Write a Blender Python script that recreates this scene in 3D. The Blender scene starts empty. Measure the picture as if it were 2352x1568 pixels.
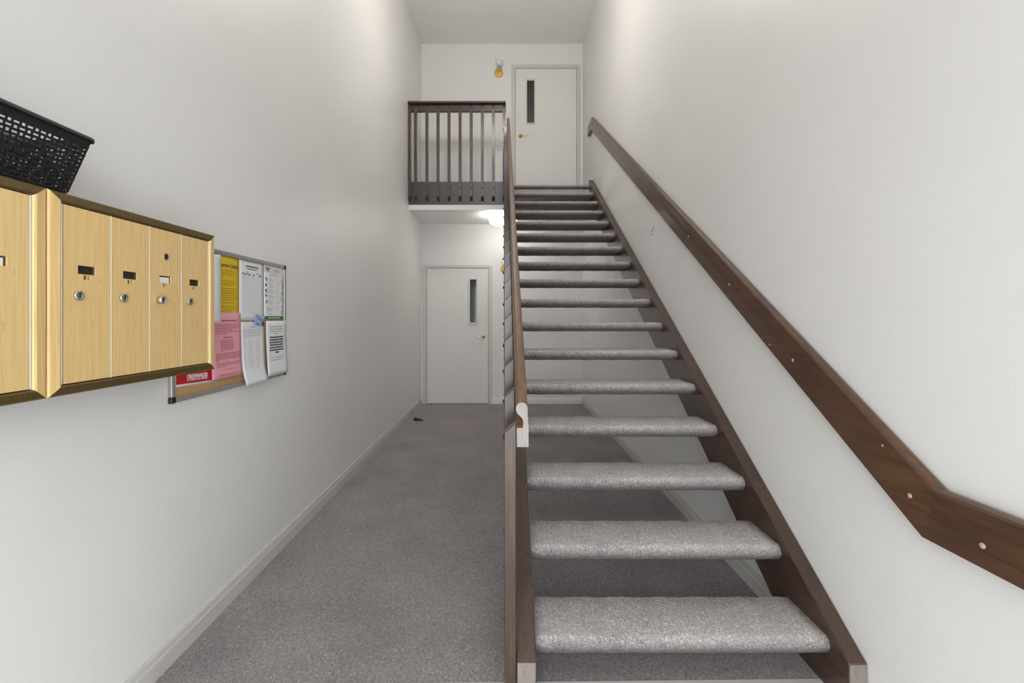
import bpy, bmesh, math, random
from mathutils import Vector
random.seed(7)
scene = bpy.context.scene
COL = scene.collection

# ------------------------------------------------------------------ camera
CAMZ = 1.285
F = 1045.0                                   # focal length in pixels of the 2352 wide frame
cd = bpy.data.cameras.new('camera')
cam = bpy.data.objects.new('camera', cd); COL.objects.link(cam)
cam.location = (0, 0, CAMZ); cam.rotation_euler = (math.pi/2, 0, 0)
cd.sensor_width = 36; cd.lens = F/2352*36; cd.clip_start = .02; cd.clip_end = 100
cd.shift_x = (1176-1157)/2352; cd.shift_y = -(784-731)/2352
scene.camera = cam

# ------------------------------------------------------------------ world (overcast daylight outside the entrance)
world = bpy.data.worlds.new('world'); scene.world = world; world.use_nodes = True
bg = world.node_tree.nodes['Background']
bg.inputs[0].default_value = (.93, .97, 1.0, 1); bg.inputs[1].default_value = 7.4

# daylight enters through the glazed entrance and an unseen upper window, added and sized for its light
XL, XR, YB, YF, ZC = -1.246, 1.190, 6.853, -.80, 5.42
OPEN = [(-.95, .95, .02, 2.35), (-.95, .95, 4.25, 5.32)]       # x0, x1, z0, z1 of the two openings
for i, (a, b, c, d) in enumerate(OPEN):
    ld = bpy.data.lights.new('daylight_portal', 'AREA'); ld.shape = 'RECTANGLE'
    ld.size = b-a; ld.size_y = d-c; ld.cycles.is_portal = True
    lo = bpy.data.objects.new('daylight_portal', ld); COL.objects.link(lo)
    lo.location = ((a+b)/2, YF-.02, (c+d)/2); lo.rotation_euler = (math.pi/2, 0, 0)
LAMP_UPPER = 45.0
LAMP_LOWER = 11.5

vs = scene.view_settings
vs.view_transform = 'Standard'; vs.look = 'None'; vs.gamma = 1; vs.use_curve_mapping = False
vs.exposure = 0.12

# ------------------------------------------------------------------ materials
def newmat(name):
    m = bpy.data.materials.new(name); m.use_nodes = True
    nt = m.node_tree; b = nt.nodes['Principled BSDF']
    return m, nt, b

def plain(name, col, rough=.5, metal=0, coat=0, spec=.5):
    m, nt, b = newmat(name)
    b.inputs['Base Color'].default_value = (*col, 1); b.inputs['Roughness'].default_value = rough
    b.inputs['Metallic'].default_value = metal; b.inputs['Coat Weight'].default_value = coat
    b.inputs['Specular IOR Level'].default_value = spec
    return m

def node(nt, t, **kw):
    n = nt.nodes.new(t)
    for k, v in kw.items():
        if k in n.inputs: n.inputs[k].default_value = v
        else: setattr(n, k, v)
    return n

def coords(nt, scale=(1, 1, 1), rot=(0, 0, 0), kind='Object'):
    tc = nt.nodes.new('ShaderNodeTexCoord'); mp = nt.nodes.new('ShaderNodeMapping')
    mp.inputs['Scale'].default_value = scale; mp.inputs['Rotation'].default_value = rot
    nt.links.new(tc.outputs[kind], mp.inputs[0])
    return mp.outputs[0]

def ramp(nt, fac, stops):
    r = nt.nodes.new('ShaderNodeValToRGB'); nt.links.new(fac, r.inputs[0])
    e = r.color_ramp.elements
    while len(e) < len(stops): e.new(.5)
    for el, (p, c) in zip(e, stops): el.position = p; el.color = (*c, 1)
    return r.outputs[0]

def bump(nt, b, h, strength, dist=.01):
    n = nt.nodes.new('ShaderNodeBump'); n.inputs['Strength'].default_value = strength; n.inputs['Distance'].default_value = dist
    nt.links.new(h, n.inputs['Height']); nt.links.new(n.outputs[0], b.inputs['Normal'])

def mix(nt, fac, a, c, mode='MIX'):
    n = nt.nodes.new('ShaderNodeMix'); n.data_type = 'RGBA'; n.blend_type = mode
    if isinstance(fac, float): n.inputs[0].default_value = fac
    else: nt.links.new(fac, n.inputs[0])
    for s, v in ((6, a), (7, c)):
        if isinstance(v, tuple): n.inputs[s].default_value = (*v, 1)
        else: nt.links.new(v, n.inputs[s])
    return n.outputs[2]

def paint(name, col, rough, bscale, bstr, scuff=0.0):
    m, nt, b = newmat(name)
    v = coords(nt)
    n = node(nt, 'ShaderNodeTexNoise', Scale=1.3, Detail=3.0); nt.links.new(v, n.inputs[0])
    c = ramp(nt, n.outputs[0], [(.3, tuple(x*.965 for x in col)), (.7, col)])
    nt.links.new(c, b.inputs['Base Color']); b.inputs['Roughness'].default_value = rough
    n2 = node(nt, 'ShaderNodeTexNoise', Scale=bscale, Detail=2.0); nt.links.new(v, n2.inputs[0])
    bump(nt, b, n2.outputs[0], bstr, .004)
    return m

def wood(name, dark, light, scale=(1, 1, 1), rot=(0, 0, 0), rough=.34, wear=None, coat=.5):
    m, nt, b = newmat(name)
    v = coords(nt, scale, rot)
    n = node(nt, 'ShaderNodeTexNoise', Scale=9.0, Detail=6.0, Roughness=.62, Distortion=.6); nt.links.new(v, n.inputs[0])
    c = ramp(nt, n.outputs[0], [(.28, dark), (.52, tuple((a+b_)/2 for a, b_ in zip(dark, light))), (.78, light)])
    v2 = coords(nt, (1.5, 1.5, 1.5))
    n2 = node(nt, 'ShaderNodeTexNoise', Scale=3.0, Detail=3.0); nt.links.new(v2, n2.inputs[0])
    c = mix(nt, n2.outputs[0], c, tuple(x*.6 for x in dark))
    if wear:
        n3 = node(nt, 'ShaderNodeTexNoise', Scale=26.0, Detail=5.0, Roughness=.7); nt.links.new(v2, n3.inputs[0])
        f = ramp(nt, n3.outputs[0], [(.70, (0, 0, 0)), (.76, (1, 1, 1))])
        c = mix(nt, f, c, wear)
    nt.links.new(c, b.inputs['Base Color'])
    b.inputs['Roughness'].default_value = rough; b.inputs['Coat Weight'].default_value = coat; b.inputs['Coat Roughness'].default_value = .3
    bump(nt, b, n.outputs[0], .12, .004)
    return m

def carpet(name, dark, mid, light, worn_or_lit=None):
    """heathered cut pile: short randomly turned fibre flecks, optionally a paler worn upper face"""
    m, nt, b = newmat(name)
    v = coords(nt)
    d = node(nt, 'ShaderNodeTexNoise', Scale=95.0, Detail=2.0); nt.links.new(v, d.inputs[0])
    off = nt.nodes.new('ShaderNodeVectorMath'); off.operation = 'MULTIPLY_ADD'
    nt.links.new(d.outputs[1], off.inputs[0]); off.inputs[1].default_value = (.022, .022, .022); nt.links.new(v, off.inputs[2])
    n = node(nt, 'ShaderNodeTexNoise', Scale=150.0, Detail=4.0, Roughness=.62, Distortion=2.2); nt.links.new(off.outputs[0], n.inputs[0])
    def tri(k): return ramp(nt, n.outputs[0], [(.33, tuple(k*x for x in dark)), (.50, tuple(k*x for x in mid)), (.66, tuple(k*x for x in light))])
    c = tri(1.0)
    if worn_or_lit:  # light from above painted into the top of the pile
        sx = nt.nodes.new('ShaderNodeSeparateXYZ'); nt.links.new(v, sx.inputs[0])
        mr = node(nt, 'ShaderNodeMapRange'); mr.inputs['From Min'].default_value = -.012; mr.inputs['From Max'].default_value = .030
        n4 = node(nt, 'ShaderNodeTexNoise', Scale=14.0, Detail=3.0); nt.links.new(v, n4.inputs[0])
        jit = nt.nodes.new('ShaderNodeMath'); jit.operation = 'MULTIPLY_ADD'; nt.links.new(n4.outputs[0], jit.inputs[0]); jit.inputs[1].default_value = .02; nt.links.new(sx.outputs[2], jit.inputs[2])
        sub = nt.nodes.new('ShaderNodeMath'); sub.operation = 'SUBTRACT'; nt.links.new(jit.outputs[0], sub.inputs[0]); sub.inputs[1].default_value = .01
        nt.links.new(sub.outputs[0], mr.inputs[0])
        c = mix(nt, mr.outputs[0], c, tri(worn_or_lit))
    n2 = node(nt, 'ShaderNodeTexNoise', Scale=2.6, Detail=4.0); nt.links.new(v, n2.inputs[0])
    f = ramp(nt, n2.outputs[0], [(.3, (.84, .83, .83)), (.7, (1.1, 1.09, 1.08))])
    c = mix(nt, 1.0, c, f, 'MULTIPLY')
    nt.links.new(c, b.inputs['Base Color']); b.inputs['Roughness'].default_value = .95
    b.inputs['Specular IOR Level'].default_value = .1; b.inputs['Sheen Weight'].default_value = .25; b.inputs['Sheen Roughness'].default_value = .5
    bump(nt, b, n.outputs[0], .9, .008)
    return m

def brushed(name, col, col2, rough, metal, stain=None):
    m, nt, b = newmat(name)
    v = coords(nt, (1, 22, .9))
    n = node(nt, 'ShaderNodeTexNoise', Scale=7.0, Detail=5.0); nt.links.new(v, n.inputs[0])
    c = ramp(nt, n.outputs[0], [(.3, col2), (.62, col)])
    if stain:
        v2 = coords(nt, (1, 2.6, 1.0))
        n2 = node(nt, 'ShaderNodeTexNoise', Scale=17.0, Detail=2.0); nt.links.new(v2, n2.inputs[0])
        f = ramp(nt, n2.outputs[0], [(.70, (0, 0, 0)), (.80, (.6, .6, .6))])
        c = mix(nt, f, c, stain)
    nt.links.new(c, b.inputs['Base Color']); b.inputs['Roughness'].default_value = rough; b.inputs['Metallic'].default_value = metal
    return m

SL = .1793/.276                              # slope of the stair
ANG = math.atan(SL)
M = {}
M['wall'] = paint('wall_paint', (.80, .788, .77), .42, 160, .10)
M['ceiling'] = paint('ceiling_stipple', (.91, .90, .885), .8, 55, .55)
M['door'] = paint('door_paint', (.76, .745, .715), .40, 60, .03)
M['doorframe'] = paint('door_frame_paint', (.62, .60, .56), .38, 60, .03)
M['trim'] = paint('baseboard_paint', (.60, .58, .555), .35, 40, .03)
M['white'] = paint('white_gloss_paint', (.82, .82, .81), .35, 40, .02)
M['carpet'] = carpet('heather_carpet', (.135, .110, .112), (.345, .302, .303), (.80, .75, .75))
M['tread'] = carpet('tread_carpet', (.048, .041, .040), (.128, .115, .113), (.315, .300, .298), 4.5)  # same carpet as floor; dark fronts and pale tops paint in overhead light
DK, LT = (.032, .016, .011), (.155, .075, .042)
M['wood_s'] = wood('stained_wood_slope', DK, LT, (9, .55, 9), (-ANG, 0, 0), wear=(.33, .25, .19))
M['wood_v'] = wood('stained_wood_upright', DK, LT, (9, 9, .5), rough=.27, wear=(.33, .25, .19))
M['wood_x'] = wood('stained_wood_across', (.030, .017, .014), (.10, .052, .036), (.5, 9, 9))
M['wood_b'] = wood('stained_wood_beam', (.034, .022, .018), (.11, .066, .048), (7, 7, .5), rough=.3)
M['rail_brown'] = wood('handrail_wood', (.055, .024, .012), (.20, .095, .042), (9, .5, 9), (-ANG, 0, 0), rough=.36, wear=(.38, .28, .2))
M['rail_worn'] = wood('hand_worn_rail_wood', (.085, .038, .016), (.34, .175, .075), (9, .5, 9), (-ANG, 0, 0), rough=.36, wear=(.45, .33, .22))
M['rail_flat'] = wood('handrail_wood_level', (.055, .024, .012), (.19, .088, .04), (9, .5, 9), rough=.36, wear=(.38, .28, .2))
M['endgrain'] = wood('sawn_end_grain', (.34, .31, .29), (.50, .465, .44), (9, 9, 2), rough=.7, coat=0)
M['stringend'] = wood('worn_stringer_end', (.24, .20, .18), (.36, .31, .285), (9, 9, 2), rough=.6, coat=0)
M['bolt'] = plain('dark_bolt_head', (.055, .035, .024), .35, .3)
M['plug'] = plain('pale_wood_plug', (.46, .33, .24), .4)
M['gold'] = brushed('gold_anodised_metal', (.86, .61, .275), (.78, .535, .225), .42, .2, (.34, .24, .10))
M['goldtrim'] = brushed('gold_trim_metal', (.80, .565, .255), (.70, .47, .19), .48, .12, (.74, .66, .50))
M['bronze'] = brushed('bronze_trim_metal', (.135, .088, .030), (.095, .06, .02), .36, .35, (.34, .28, .19))  # gold darkened so dark reflections on top and bottom trims are painted in
M['worn'] = plain('worn_bare_aluminium', (.78, .77, .74), .35, .5)
M['steel'] = plain('lock_steel', (.55, .54, .52), .25, .9)
M['dark'] = plain('dark_slot', (.012, .010, .008), .6)
M['slotback'] = plain('name_slot_tape', (.055, .042, .028), .4)
M['label'] = plain('name_label_paper', (.80, .80, .80), .6)
M['ink'] = plain('black_ink', (.05, .05, .055), .7)
M['inkgrey'] = plain('grey_ink', (.36, .36, .38), .7)
M['inkred'] = plain('dark_red_ink', (.36, .06, .10), .7)
M['inkblue'] = plain('blue_pen', (.10, .10, .30), .7)
M['inkyellow'] = plain('olive_ink', (.26, .19, .01), .7)
M['inkpic'] = plain('picture_ink', (.19, .17, .13), .7)
M['brown'] = plain('brown_print', (.42, .20, .12), .7)
M['green'] = plain('green_print', (.045, .20, .06), .6)
M['cream'] = plain('cream_print', (.72, .68, .62), .7)
M['yellowp'] = plain('yellow_paper', (.72, .49, .012), .7)
M['pinkp'] = plain('pink_paper', (.80, .36, .42), .7)
M['whitep'] = plain('white_paper', (.78, .78, .80), .7)
M['redp'] = plain('red_sign_card', (.50, .012, .012), .45)
M['cork'] = paint('cork', (.50, .30, .145), .85, 300, .3)
M['alu'] = plain('aluminium_frame', (.42, .41, .395), .38, .55)
M['blackp'] = plain('black_plastic', (.010, .010, .011), .32)
M['rubber'] = plain('black_rubber', (.008, .008, .008), .6)
M['brass'] = plain('polished_brass', (.80, .62, .30), .16, 1.0)
M['brassplate'] = plain('satin_brass_plate', (.78, .48, .10), .45, .25)
M['pane'] = plain('dark_glass_pane', (.022, .025, .022), .08, 0, .3)
M['tile'] = paint('ceramic_tile', (.70, .69, .66), .25, 30, .03)
M['grout'] = plain('grout', (.36, .35, .33), .9)
M['framedark'] = plain('bronze_storefront_frame', (.05, .043, .037), .4, .5)
M['pave'] = paint('pavement_concrete', (.66, .65, .63), .9, 40, .3)
M['scuff'] = plain('scuff', (.10, .09, .08), .8)
def emit(name, col, s):
    m, nt, b = newmat(name)
    b.inputs['Base Color'].default_value = (.9, .9, .88, 1)
    b.inputs['Emission Color'].default_value = (*col, 1); b.inputs['Emission Strength'].default_value = s
    return m
M['lampglow'] = emit('lit_opal_glass_lower', (1.0, .965, .91), LAMP_LOWER)
M['lampglow2'] = emit('lit_opal_glass_upper', (1.0, .955, .89), LAMP_UPPER)
def glassmat(name, col, rough):
    m, nt, b = newmat(name)
    b.inputs['Base Color'].default_value = (*col, 1); b.inputs['Transmission Weight'].default_value = 1
    b.inputs['Roughness'].default_value = rough; b.inputs['IOR'].default_value = 1.45
    return m
M['glass'] = glassmat('clear_pressed_glass', (.95, .96, .97), .05)
def thinglass(name):
    m, nt, b = newmat(name)
    t = nt.nodes.new('ShaderNodeBsdfTransparent'); g = nt.nodes.new('ShaderNodeBsdfGlossy'); mx = nt.nodes.new('ShaderNodeMixShader')
    g.inputs['Roughness'].default_value = .02; mx.inputs[0].default_value = .07
    nt.links.new(t.outputs[0], mx.inputs[1]); nt.links.new(g.outputs[0], mx.inputs[2])
    nt.links.new(mx.outputs[0], nt.nodes['Material Output'].inputs[0])
    return m
M['window'] = thinglass('window_glass')

# ------------------------------------------------------------------ helpers
WLOC = {}
def wloc(o): return WLOC.get(o.name, Vector((0, 0, 0)))

def link(o, parent, w):
    COL.objects.link(o); WLOC[o.name] = Vector(w)
    if parent: o.parent = parent; o.location = Vector(w)-wloc(parent)
    else: o.location = w
    return o

def add(name, verts, faces, mat, parent=None, smooth=False, base=False):
    """one mesh object from world coordinates; origin at its bounding-box centre"""
    lo = [min(v[i] for v in verts) for i in range(3)]; hi = [max(v[i] for v in verts) for i in range(3)]
    c = Vector([(a+b)/2 for a, b in zip(lo, hi)])
    if base: c.z = lo[2]
    me = bpy.data.meshes.new(name)
    me.from_pydata([Vector(v)-c for v in verts], [], faces); me.validate()
    bm = bmesh.new(); bm.from_mesh(me); bmesh.ops.recalc_face_normals(bm, faces=bm.faces); bm.to_mesh(me); bm.free()
    for p in me.polygons: p.use_smooth = smooth
    mats = mat if isinstance(mat, list) else [mat]
    for k in mats: me.materials.append(M[k])
    return link(bpy.data.objects.new(name, me), parent, c)

def empty(name, loc):
    o = bpy.data.objects.new(name, None); o.empty_display_size = .1
    return link(o, None, loc)

def tag(o, label=None, cat=None, group=None, kind=None):
    if label: o['label'] = label
    if cat: o['category'] = cat
    if group: o['group'] = group
    if kind: o['kind'] = kind
    return o

def inst(src, w, parent):
    return link(src.copy(), parent, w)
def inst_(src, w, parent, name):
    o = src.copy(); o.name = name
    return link(o, parent, w)

def boxgeo(lo, hi, V, Fc):
    b = len(V)
    for z in (lo[2], hi[2]):
        for y in (lo[1], hi[1]):
            for x in (lo[0], hi[0]): V.append((x, y, z))
    for f in ((0, 1, 3, 2), (4, 6, 7, 5), (0, 4, 5, 1), (1, 5, 7, 3), (3, 7, 6, 2), (2, 6, 4, 0)):
        Fc.append(tuple(b+i for i in f))

def bevel_obj(o, w, seg=2):
    bm = bmesh.new(); bm.from_mesh(o.data)
    bmesh.ops.bevel(bm, geom=list(bm.edges), offset=w, segments=seg, affect='EDGES', profile=.5, clamp_overlap=True)
    bm.to_mesh(o.data); bm.free()
    return o

def box(name, lo, hi, mat, parent=None, bev=0, seg=2):
    V, Fc = [], []; boxgeo(lo, hi, V, Fc)
    o = add(name, V, Fc, mat, parent)
    if bev: bevel_obj(o, bev, seg)
    return o

def prism(name, pts, x0, x1, mat, parent=None, bev=0, axis='X', smooth=False):
    """polygon pts (a,b) extruded along an axis: X -> (x,a,b); Y -> (a,y,b); Z -> (a,b,z)"""
    def P(t, a, b): return {'X': (t, a, b), 'Y': (a, t, b), 'Z': (a, b, t)}[axis]
    n = len(pts)
    V = [P(x0, *p) for p in pts]+[P(x1, *p) for p in pts]
    Fc = [tuple(range(n)), tuple(range(2*n-1, n-1, -1))]+[(i, (i+1) % n, n+(i+1) % n, n+i) for i in range(n)]
    o = add(name, V, Fc, mat, parent, smooth)
    if bev: bevel_obj(o, bev)
    return o

def lathe(name, prof, centre, axis, mat, parent=None, n=20, smooth=True, up=None):
    """prof: (radius, distance along axis) list"""
    a = Vector(axis).normalized(); u = a.orthogonal().normalized(); w = a.cross(u); c = Vector(centre)
    V, Fc = [], []
    for r, t in prof:
        for k in range(n):
            an = 2*math.pi*k/n
            V.append(tuple(c+a*t+(u*math.cos(an)+w*math.sin(an))*r))
    m = len(prof)
    for i in range(m-1):
        for k in range(n): Fc.append((i*n+k, i*n+(k+1) % n, (i+1)*n+(k+1) % n, (i+1)*n+k))
    Fc.append(tuple(range(n))); Fc.append(tuple((m-1)*n+k for k in range(n)))
    return add(name, V, Fc, mat, parent, smooth)

def tube(name, pts, rad, mat, parent=None, n=10):
    V, Fc = [], []
    pts = [Vector(p) for p in pts]
    for i, p in enumerate(pts):
        t = (pts[min(i+1, len(pts)-1)]-pts[max(i-1, 0)]).normalized()
        u = t.cross(Vector((0, 0, 1)))
        if u.length < .01: u = t.cross(Vector((1, 0, 0)))
        u.normalize(); w = t.cross(u)
        r = rad[i] if isinstance(rad, (list, tuple)) else rad
        for k in range(n):
            a = 2*math.pi*k/n; V.append(tuple(p+(u*math.cos(a)+w*math.sin(a))*r))
    for i in range(len(pts)-1):
        for k in range(n): Fc.append((i*n+k, i*n+(k+1) % n, (i+1)*n+(k+1) % n, (i+1)*n+k))
    Fc.append(tuple(range(n))); Fc.append(tuple((len(pts)-1)*n+k for k in range(n)))
    return add(name, V, Fc, mat, parent, True)

def dome(name, c, axis, r, h, mat, parent=None, n=12):
    return lathe(name, [(r, 0), (r*.95, h*.45), (r*.7, h*.8), (r*.3, h)], c, axis, mat, parent, n)

def plate(name, x, th, ys, zs, holes, mat, parent):
    """plate facing +X at x, thickness th behind it, rectangular through holes (y0,y1,z0,z1)"""
    Y = sorted(set([ys[0], ys[1]]+[v for h in holes for v in h[:2]])); Z = sorted(set([zs[0], zs[1]]+[v for h in holes for v in h[2:]]))
    nY, nZ = len(Y), len(Z)
    V = [(x, a, b) for b in Z for a in Y]+[(x-th, a, b) for b in Z for a in Y]; off = nY*nZ
    def full(i, j):
        if i < 0 or j < 0 or i >= nY-1 or j >= nZ-1: return False
        cy, cz = (Y[i]+Y[i+1])/2, (Z[j]+Z[j+1])/2
        return not any(h[0] < cy < h[1] and h[2] < cz < h[3] for h in holes)
    Fc = []
    for i in range(nY-1):
        for j in range(nZ-1):
            if not full(i, j): continue
            q = [j*nY+i, j*nY+i+1, (j+1)*nY+i+1, (j+1)*nY+i]
            Fc.append(tuple(q)); Fc.append(tuple(off+k for k in reversed(q)))
            for (di, dj, e) in ((0, -1, (0, 1)), (1, 0, (1, 2)), (0, 1, (2, 3)), (-1, 0, (3, 0))):
                if not full(i+di, j+dj): Fc.append((q[e[0]], q[e[1]], off+q[e[1]], off+q[e[0]]))
    return add(name, V, Fc, mat, parent)

def textgeo(s, size, align='CENTER', bold=0.0):
    cu = bpy.data.curves.new('t', 'FONT'); cu.body = s; cu.size = size; cu.align_x = align; cu.resolution_u = 2; cu.offset = bold
    o = bpy.data.objects.new('t', cu); COL.objects.link(o)
    dg = bpy.context.evaluated_depsgraph_get(); me = bpy.data.meshes.new_from_object(o.evaluated_get(dg))
    V = [tuple(v.co) for v in me.vertices]; Fc = [tuple(p.vertices) for p in me.polygons]
    bpy.data.objects.remove(o); bpy.data.curves.remove(cu); bpy.data.meshes.remove(me)
    return V, Fc

# ------------------------------------------------------------------ the setting
T = .15
def structure(o, label=None): o['kind'] = 'structure'; return o
structure(box('wall_left', (XL-T, YF-T, -.1), (XL, YB+T, ZC+.1), 'wall'))
wr = structure(box('wall_right', (XR, YF-T, -.1), (XR+T, YB+T, ZC+.1), 'wall'))
structure(box('wall_back', (XL, YB, -.1), (XR, YB+T, ZC+.1), 'wall'))
structure(box('ceiling', (XL, YF, ZC), (XR, YB, ZC+.1), 'ceiling'))
# front wall with the two glazed openings
V, Fc = [], []
zz = [-.1, OPEN[0][2], OPEN[0][3], OPEN[1][2], OPEN[1][3], ZC+.1]
boxgeo((XL, YF-T, zz[0]), (OPEN[0][0], YF, zz[5]), V, Fc); boxgeo((OPEN[0][1], YF-T, zz[0]), (XR, YF, zz[5]), V, Fc)
for a, b in ((0, 1), (2, 3), (4, 5)): boxgeo((OPEN[0][0], YF-T, zz[a]), (OPEN[0][1], YF, zz[b]), V, Fc)
structure(add('wall_front', V, Fc, 'wall'))
for i, (a, b, c, d) in enumerate(OPEN):
    w = structure(empty('window_%d' % (i+1), ((a+b)/2, YF-.08, c)))
    for k in range(3):
        xm = [a, .42, b-.05][k]; box('mullion', (xm, YF-.11, c), (xm+.05, YF-.05, d), 'framedark', w)
    for k in range(2):
        zm = [c, d-.05][k]
        for (xa, xb) in ((a+.05, .42), (.47, b-.05)): box('frame_rail', (xa, YF-.11, zm), (xb, YF-.05, zm+.05), 'framedark', w)
    for (xa, xb) in ((a+.05, .42), (.47, b-.05)): box('pane', (xa, YF-.083, c+.05), (xb, YF-.077, d-.05), 'window', w)
structure(box('pavement', (-14, -22, -.12), (14, YF-T, -.02), 'pave'))

# carpet floor, its near edge a little askew where the entrance tiles begin
def edge(x): return 1.590+(x-XL)/(XR-XL)*.033
fl = structure(prism('floor', [(XL, edge(XL)), (XR, edge(XR)), (XR, YB), (XL, YB)], -.03, 0.0, 'carpet', axis='Z'))
ft = structure(box('floor_entrance', (XL, YF, -.06), (XR, 1.58, -.008), 'grout'))
TS = .2095
tile0 = None
for r in range(16):
    for c in range(13):
        x0 = .247-TS*8+c*TS; y1 = 1.588-r*TS
        x1 = x0+TS-.004; y0 = y1-TS+.004
        if x0 < XL-.15 or x1 > XR+.2 or y0 < YF: continue
        xa, xb = max(x0, XL), min(x1, XR)
        if xb-xa < .02: continue
        if tile0 and abs((xb-xa)-(TS-.004)) < 1e-6: inst(tile0, ((xa+xb)/2, (y0+y1)/2, -.0055), ft)
        else:
            t = box('tile', (xa, y0, -.010), (xb, y1, -.001), 'tile', ft, .0015, 1)
            if abs((xb-xa)-(TS-.004)) < 1e-6: tile0 = t
# narrow metal strip closing the gap between carpet and tile
structure(prism('trim_1', [(XL, 1.583), (XR, 1.583), (XR, edge(XR)), (XL, edge(XL))], -.03, .0012, 'trim', axis='Z'))

ZL, ZS = 17*.1793, 2.705                     # landing level and the ceiling under it
YL = 5.99
slab = structure(box('floor_landing', (XL, YL+.03, ZS), (XR, YB, ZL-.025), 'ceiling'))
box('carpet', (XL, YL+.03, ZL-.025), (XR, YB, ZL), 'carpet', slab)
# carpet nosing and riser of the top step
nose = [(YL+.05, ZL), (YL+.02, ZL), (YL+.006, ZL-.006), (YL-.002, ZL-.020), (YL-.002, ZL-.040), (YL+.006, ZL-.054), (YL+.02, ZL-.058), (YL+.05, ZL-.058)]
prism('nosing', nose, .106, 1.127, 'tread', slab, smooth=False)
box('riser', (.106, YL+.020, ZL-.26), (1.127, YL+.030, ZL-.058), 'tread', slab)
structure(box('trim_2', (XL, 5.955, ZS), (.04, YL+.03, 2.772), 'white'))

bprof = [(0, 0), (.014, 0), (.014, .060), (.011, .066), (.009, .084), (.005, .092), (0, .092)]
def baseboard(name, axis, a0, a1, wall, sgn, z=0):
    pts = [(wall+sgn*p, z+q) for p, q in bprof]
    return structure(prism(name, pts, a0, a1, 'trim', axis=axis))
baseboard('baseboard_left', 'Y', YF, YB-.02, XL, 1)
baseboard('baseboard_right', 'Y', YF, YB, XR, -1)
structure(prism('baseboard_back', [(YB-p, q) for p, q in bprof], -.177, XR-.014, 'white', axis='X'))
baseboard('baseboard_landing_right', 'Y', 6.06, YB, XR, -1, ZL)
baseboard('baseboard_landing_left', 'Y', 6.0, YB, XL, 1, ZL)
structure(prism('baseboard_landing_back', [(YB-p, ZL+q) for p, q in bprof], XL+.014, .118, 'trim', axis='X'))
for (y, z, h) in ((1500, 0, 0),):
    for k, (px, py, ph) in enumerate(((1500.5, 523, 4), (1498.5, 530, 5), (1497, 538, 4))):
        d = F*XR/(px-1157); zz_ = CAMZ+(731-py)*d/F; hh = ph*d/F/2
        box('scuff_mark', (XR-.0008, d-.008, zz_-hh), (XR+.001, d+.006, zz_+hh), 'scuff', wr, .0003, 1)

# ------------------------------------------------------------------ doors
def handle_lever(parent, x, z, dirx, wavy):
    y = YB-.012
    h = lathe('lever_handle', [(.030, 0), (.030, .006), (.022, .012), (.012, .016), (.011, .042), (.013, .046), (.013, .058), (.006, .062)], (x, y, z), (0, -1, 0), 'brass', parent, 18)
    pts = []
    for i in range(11):
        t = i/10
        dz = (.010*math.sin(t*2*math.pi)+.006*(1-t)) if wavy else -.010*math.sin(t*math.pi)*.8+.002
        pts.append((x+dirx*.105*t, y-.050-.004*math.sin(t*math.pi), z+dz))
    tube('lever', pts, [.0105-.004*abs(math.sin(i/10*3.1)) if i < 10 else .006 for i in range(11)], 'brass', h)
def door(n, x0, x1, z0, zt, fx0, fx1, fzt, glass, outer, hx, hz, hdir, hinges, hingex, wavy):
    D = structure(empty('door_%d' % n, ((fx0+fx1)/2, YB, z0)))
    f0 = YB-.022
    fr = box('frame_jamb', (fx0, f0, z0), (x0-.004, YB, fzt), 'doorframe', D, .003, 1)
    box('frame_jamb', (x1+.004, f0, z0), (fx1, YB, fzt), 'doorframe', D, .003, 1)
    box('frame_head', (x0-.004, f0, zt+.004), (x1+.004, YB, fzt), 'doorframe', D, .003, 1)
    box('rebate', (x0-.004, YB-.003, z0), (x1+.004, YB, zt+.004), 'dark', D)
    gx0, gx1, gz0, gz1 = glass
    # leaf with a through hole for the vision panel
    leaf = plate('door_leaf', 0, .010, (x0, x1), (z0+.008, zt), [(gx0, gx1, gz0, gz1)], 'door', None)
    me = leaf.data; c = leaf.location.copy()
    for v in me.vertices:                    # plate faces +X; turn it to face -Y
        wx, wy, wz = v.co.x+c.x, v.co.y+c.y, v.co.z+c.z
        v.co = Vector((wy, YB-.012-wx, wz))
    bm = bmesh.new(); bm.from_mesh(me); bmesh.ops.recalc_face_normals(bm, faces=bm.faces); bm.to_mesh(me); bm.free()
    cc = Vector(((x0+x1)/2, YB-.007, (z0+zt)/2))
    for v in me.vertices: v.co -= cc
    leaf.parent = D; leaf.location = cc-wloc(D); WLOC[leaf.name] = cc
    ox0, ox1, oz0, oz1 = outer
    V, Fc = [], []
    for (a, b, c_, d_) in ((ox0, gx0, oz0, oz1), (gx1, ox1, oz0, oz1), (gx0, gx1, oz0, gz0), (gx0, gx1, gz1, oz1)):
        boxgeo((a, YB-.022, c_), (b, YB-.012, d_), V, Fc)
    add('vision_frame', V, Fc, 'doorframe', leaf)
    box('vision_pane', (gx0-.002, YB-.009, gz0-.002), (gx1+.002, YB-.006, gz1+.002), 'pane', leaf)
    handle_lever(leaf, hx, hz, hdir, wavy)
    for hz_ in hinges:
        lathe('hinge', [(.004, 0), (.0075, .004), (.0075, .126), (.004, .13)], (hingex, YB-.026, hz_-.065), (0, 0, 1), 'doorframe', D, 10)
    return D
door(1, -1.154, -.233, 0.0, 2.039, -1.207, -.177, 2.085, (-.506, -.413, 1.226, 1.869), (-.532, -.391, 1.193, 1.882),
     -.304, 1.022, -1, (1.79, 1.02, .242), -1.160, False)
door(2, .179, 1.092, ZL, 5.038, .121, 1.144, 5.096, (.350, .458, 4.222, 4.857), (.334, .474, 4.206, 4.885),
     .254, 4.027, 1, (4.81, 4.05, 3.28), 1.098, True)

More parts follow.
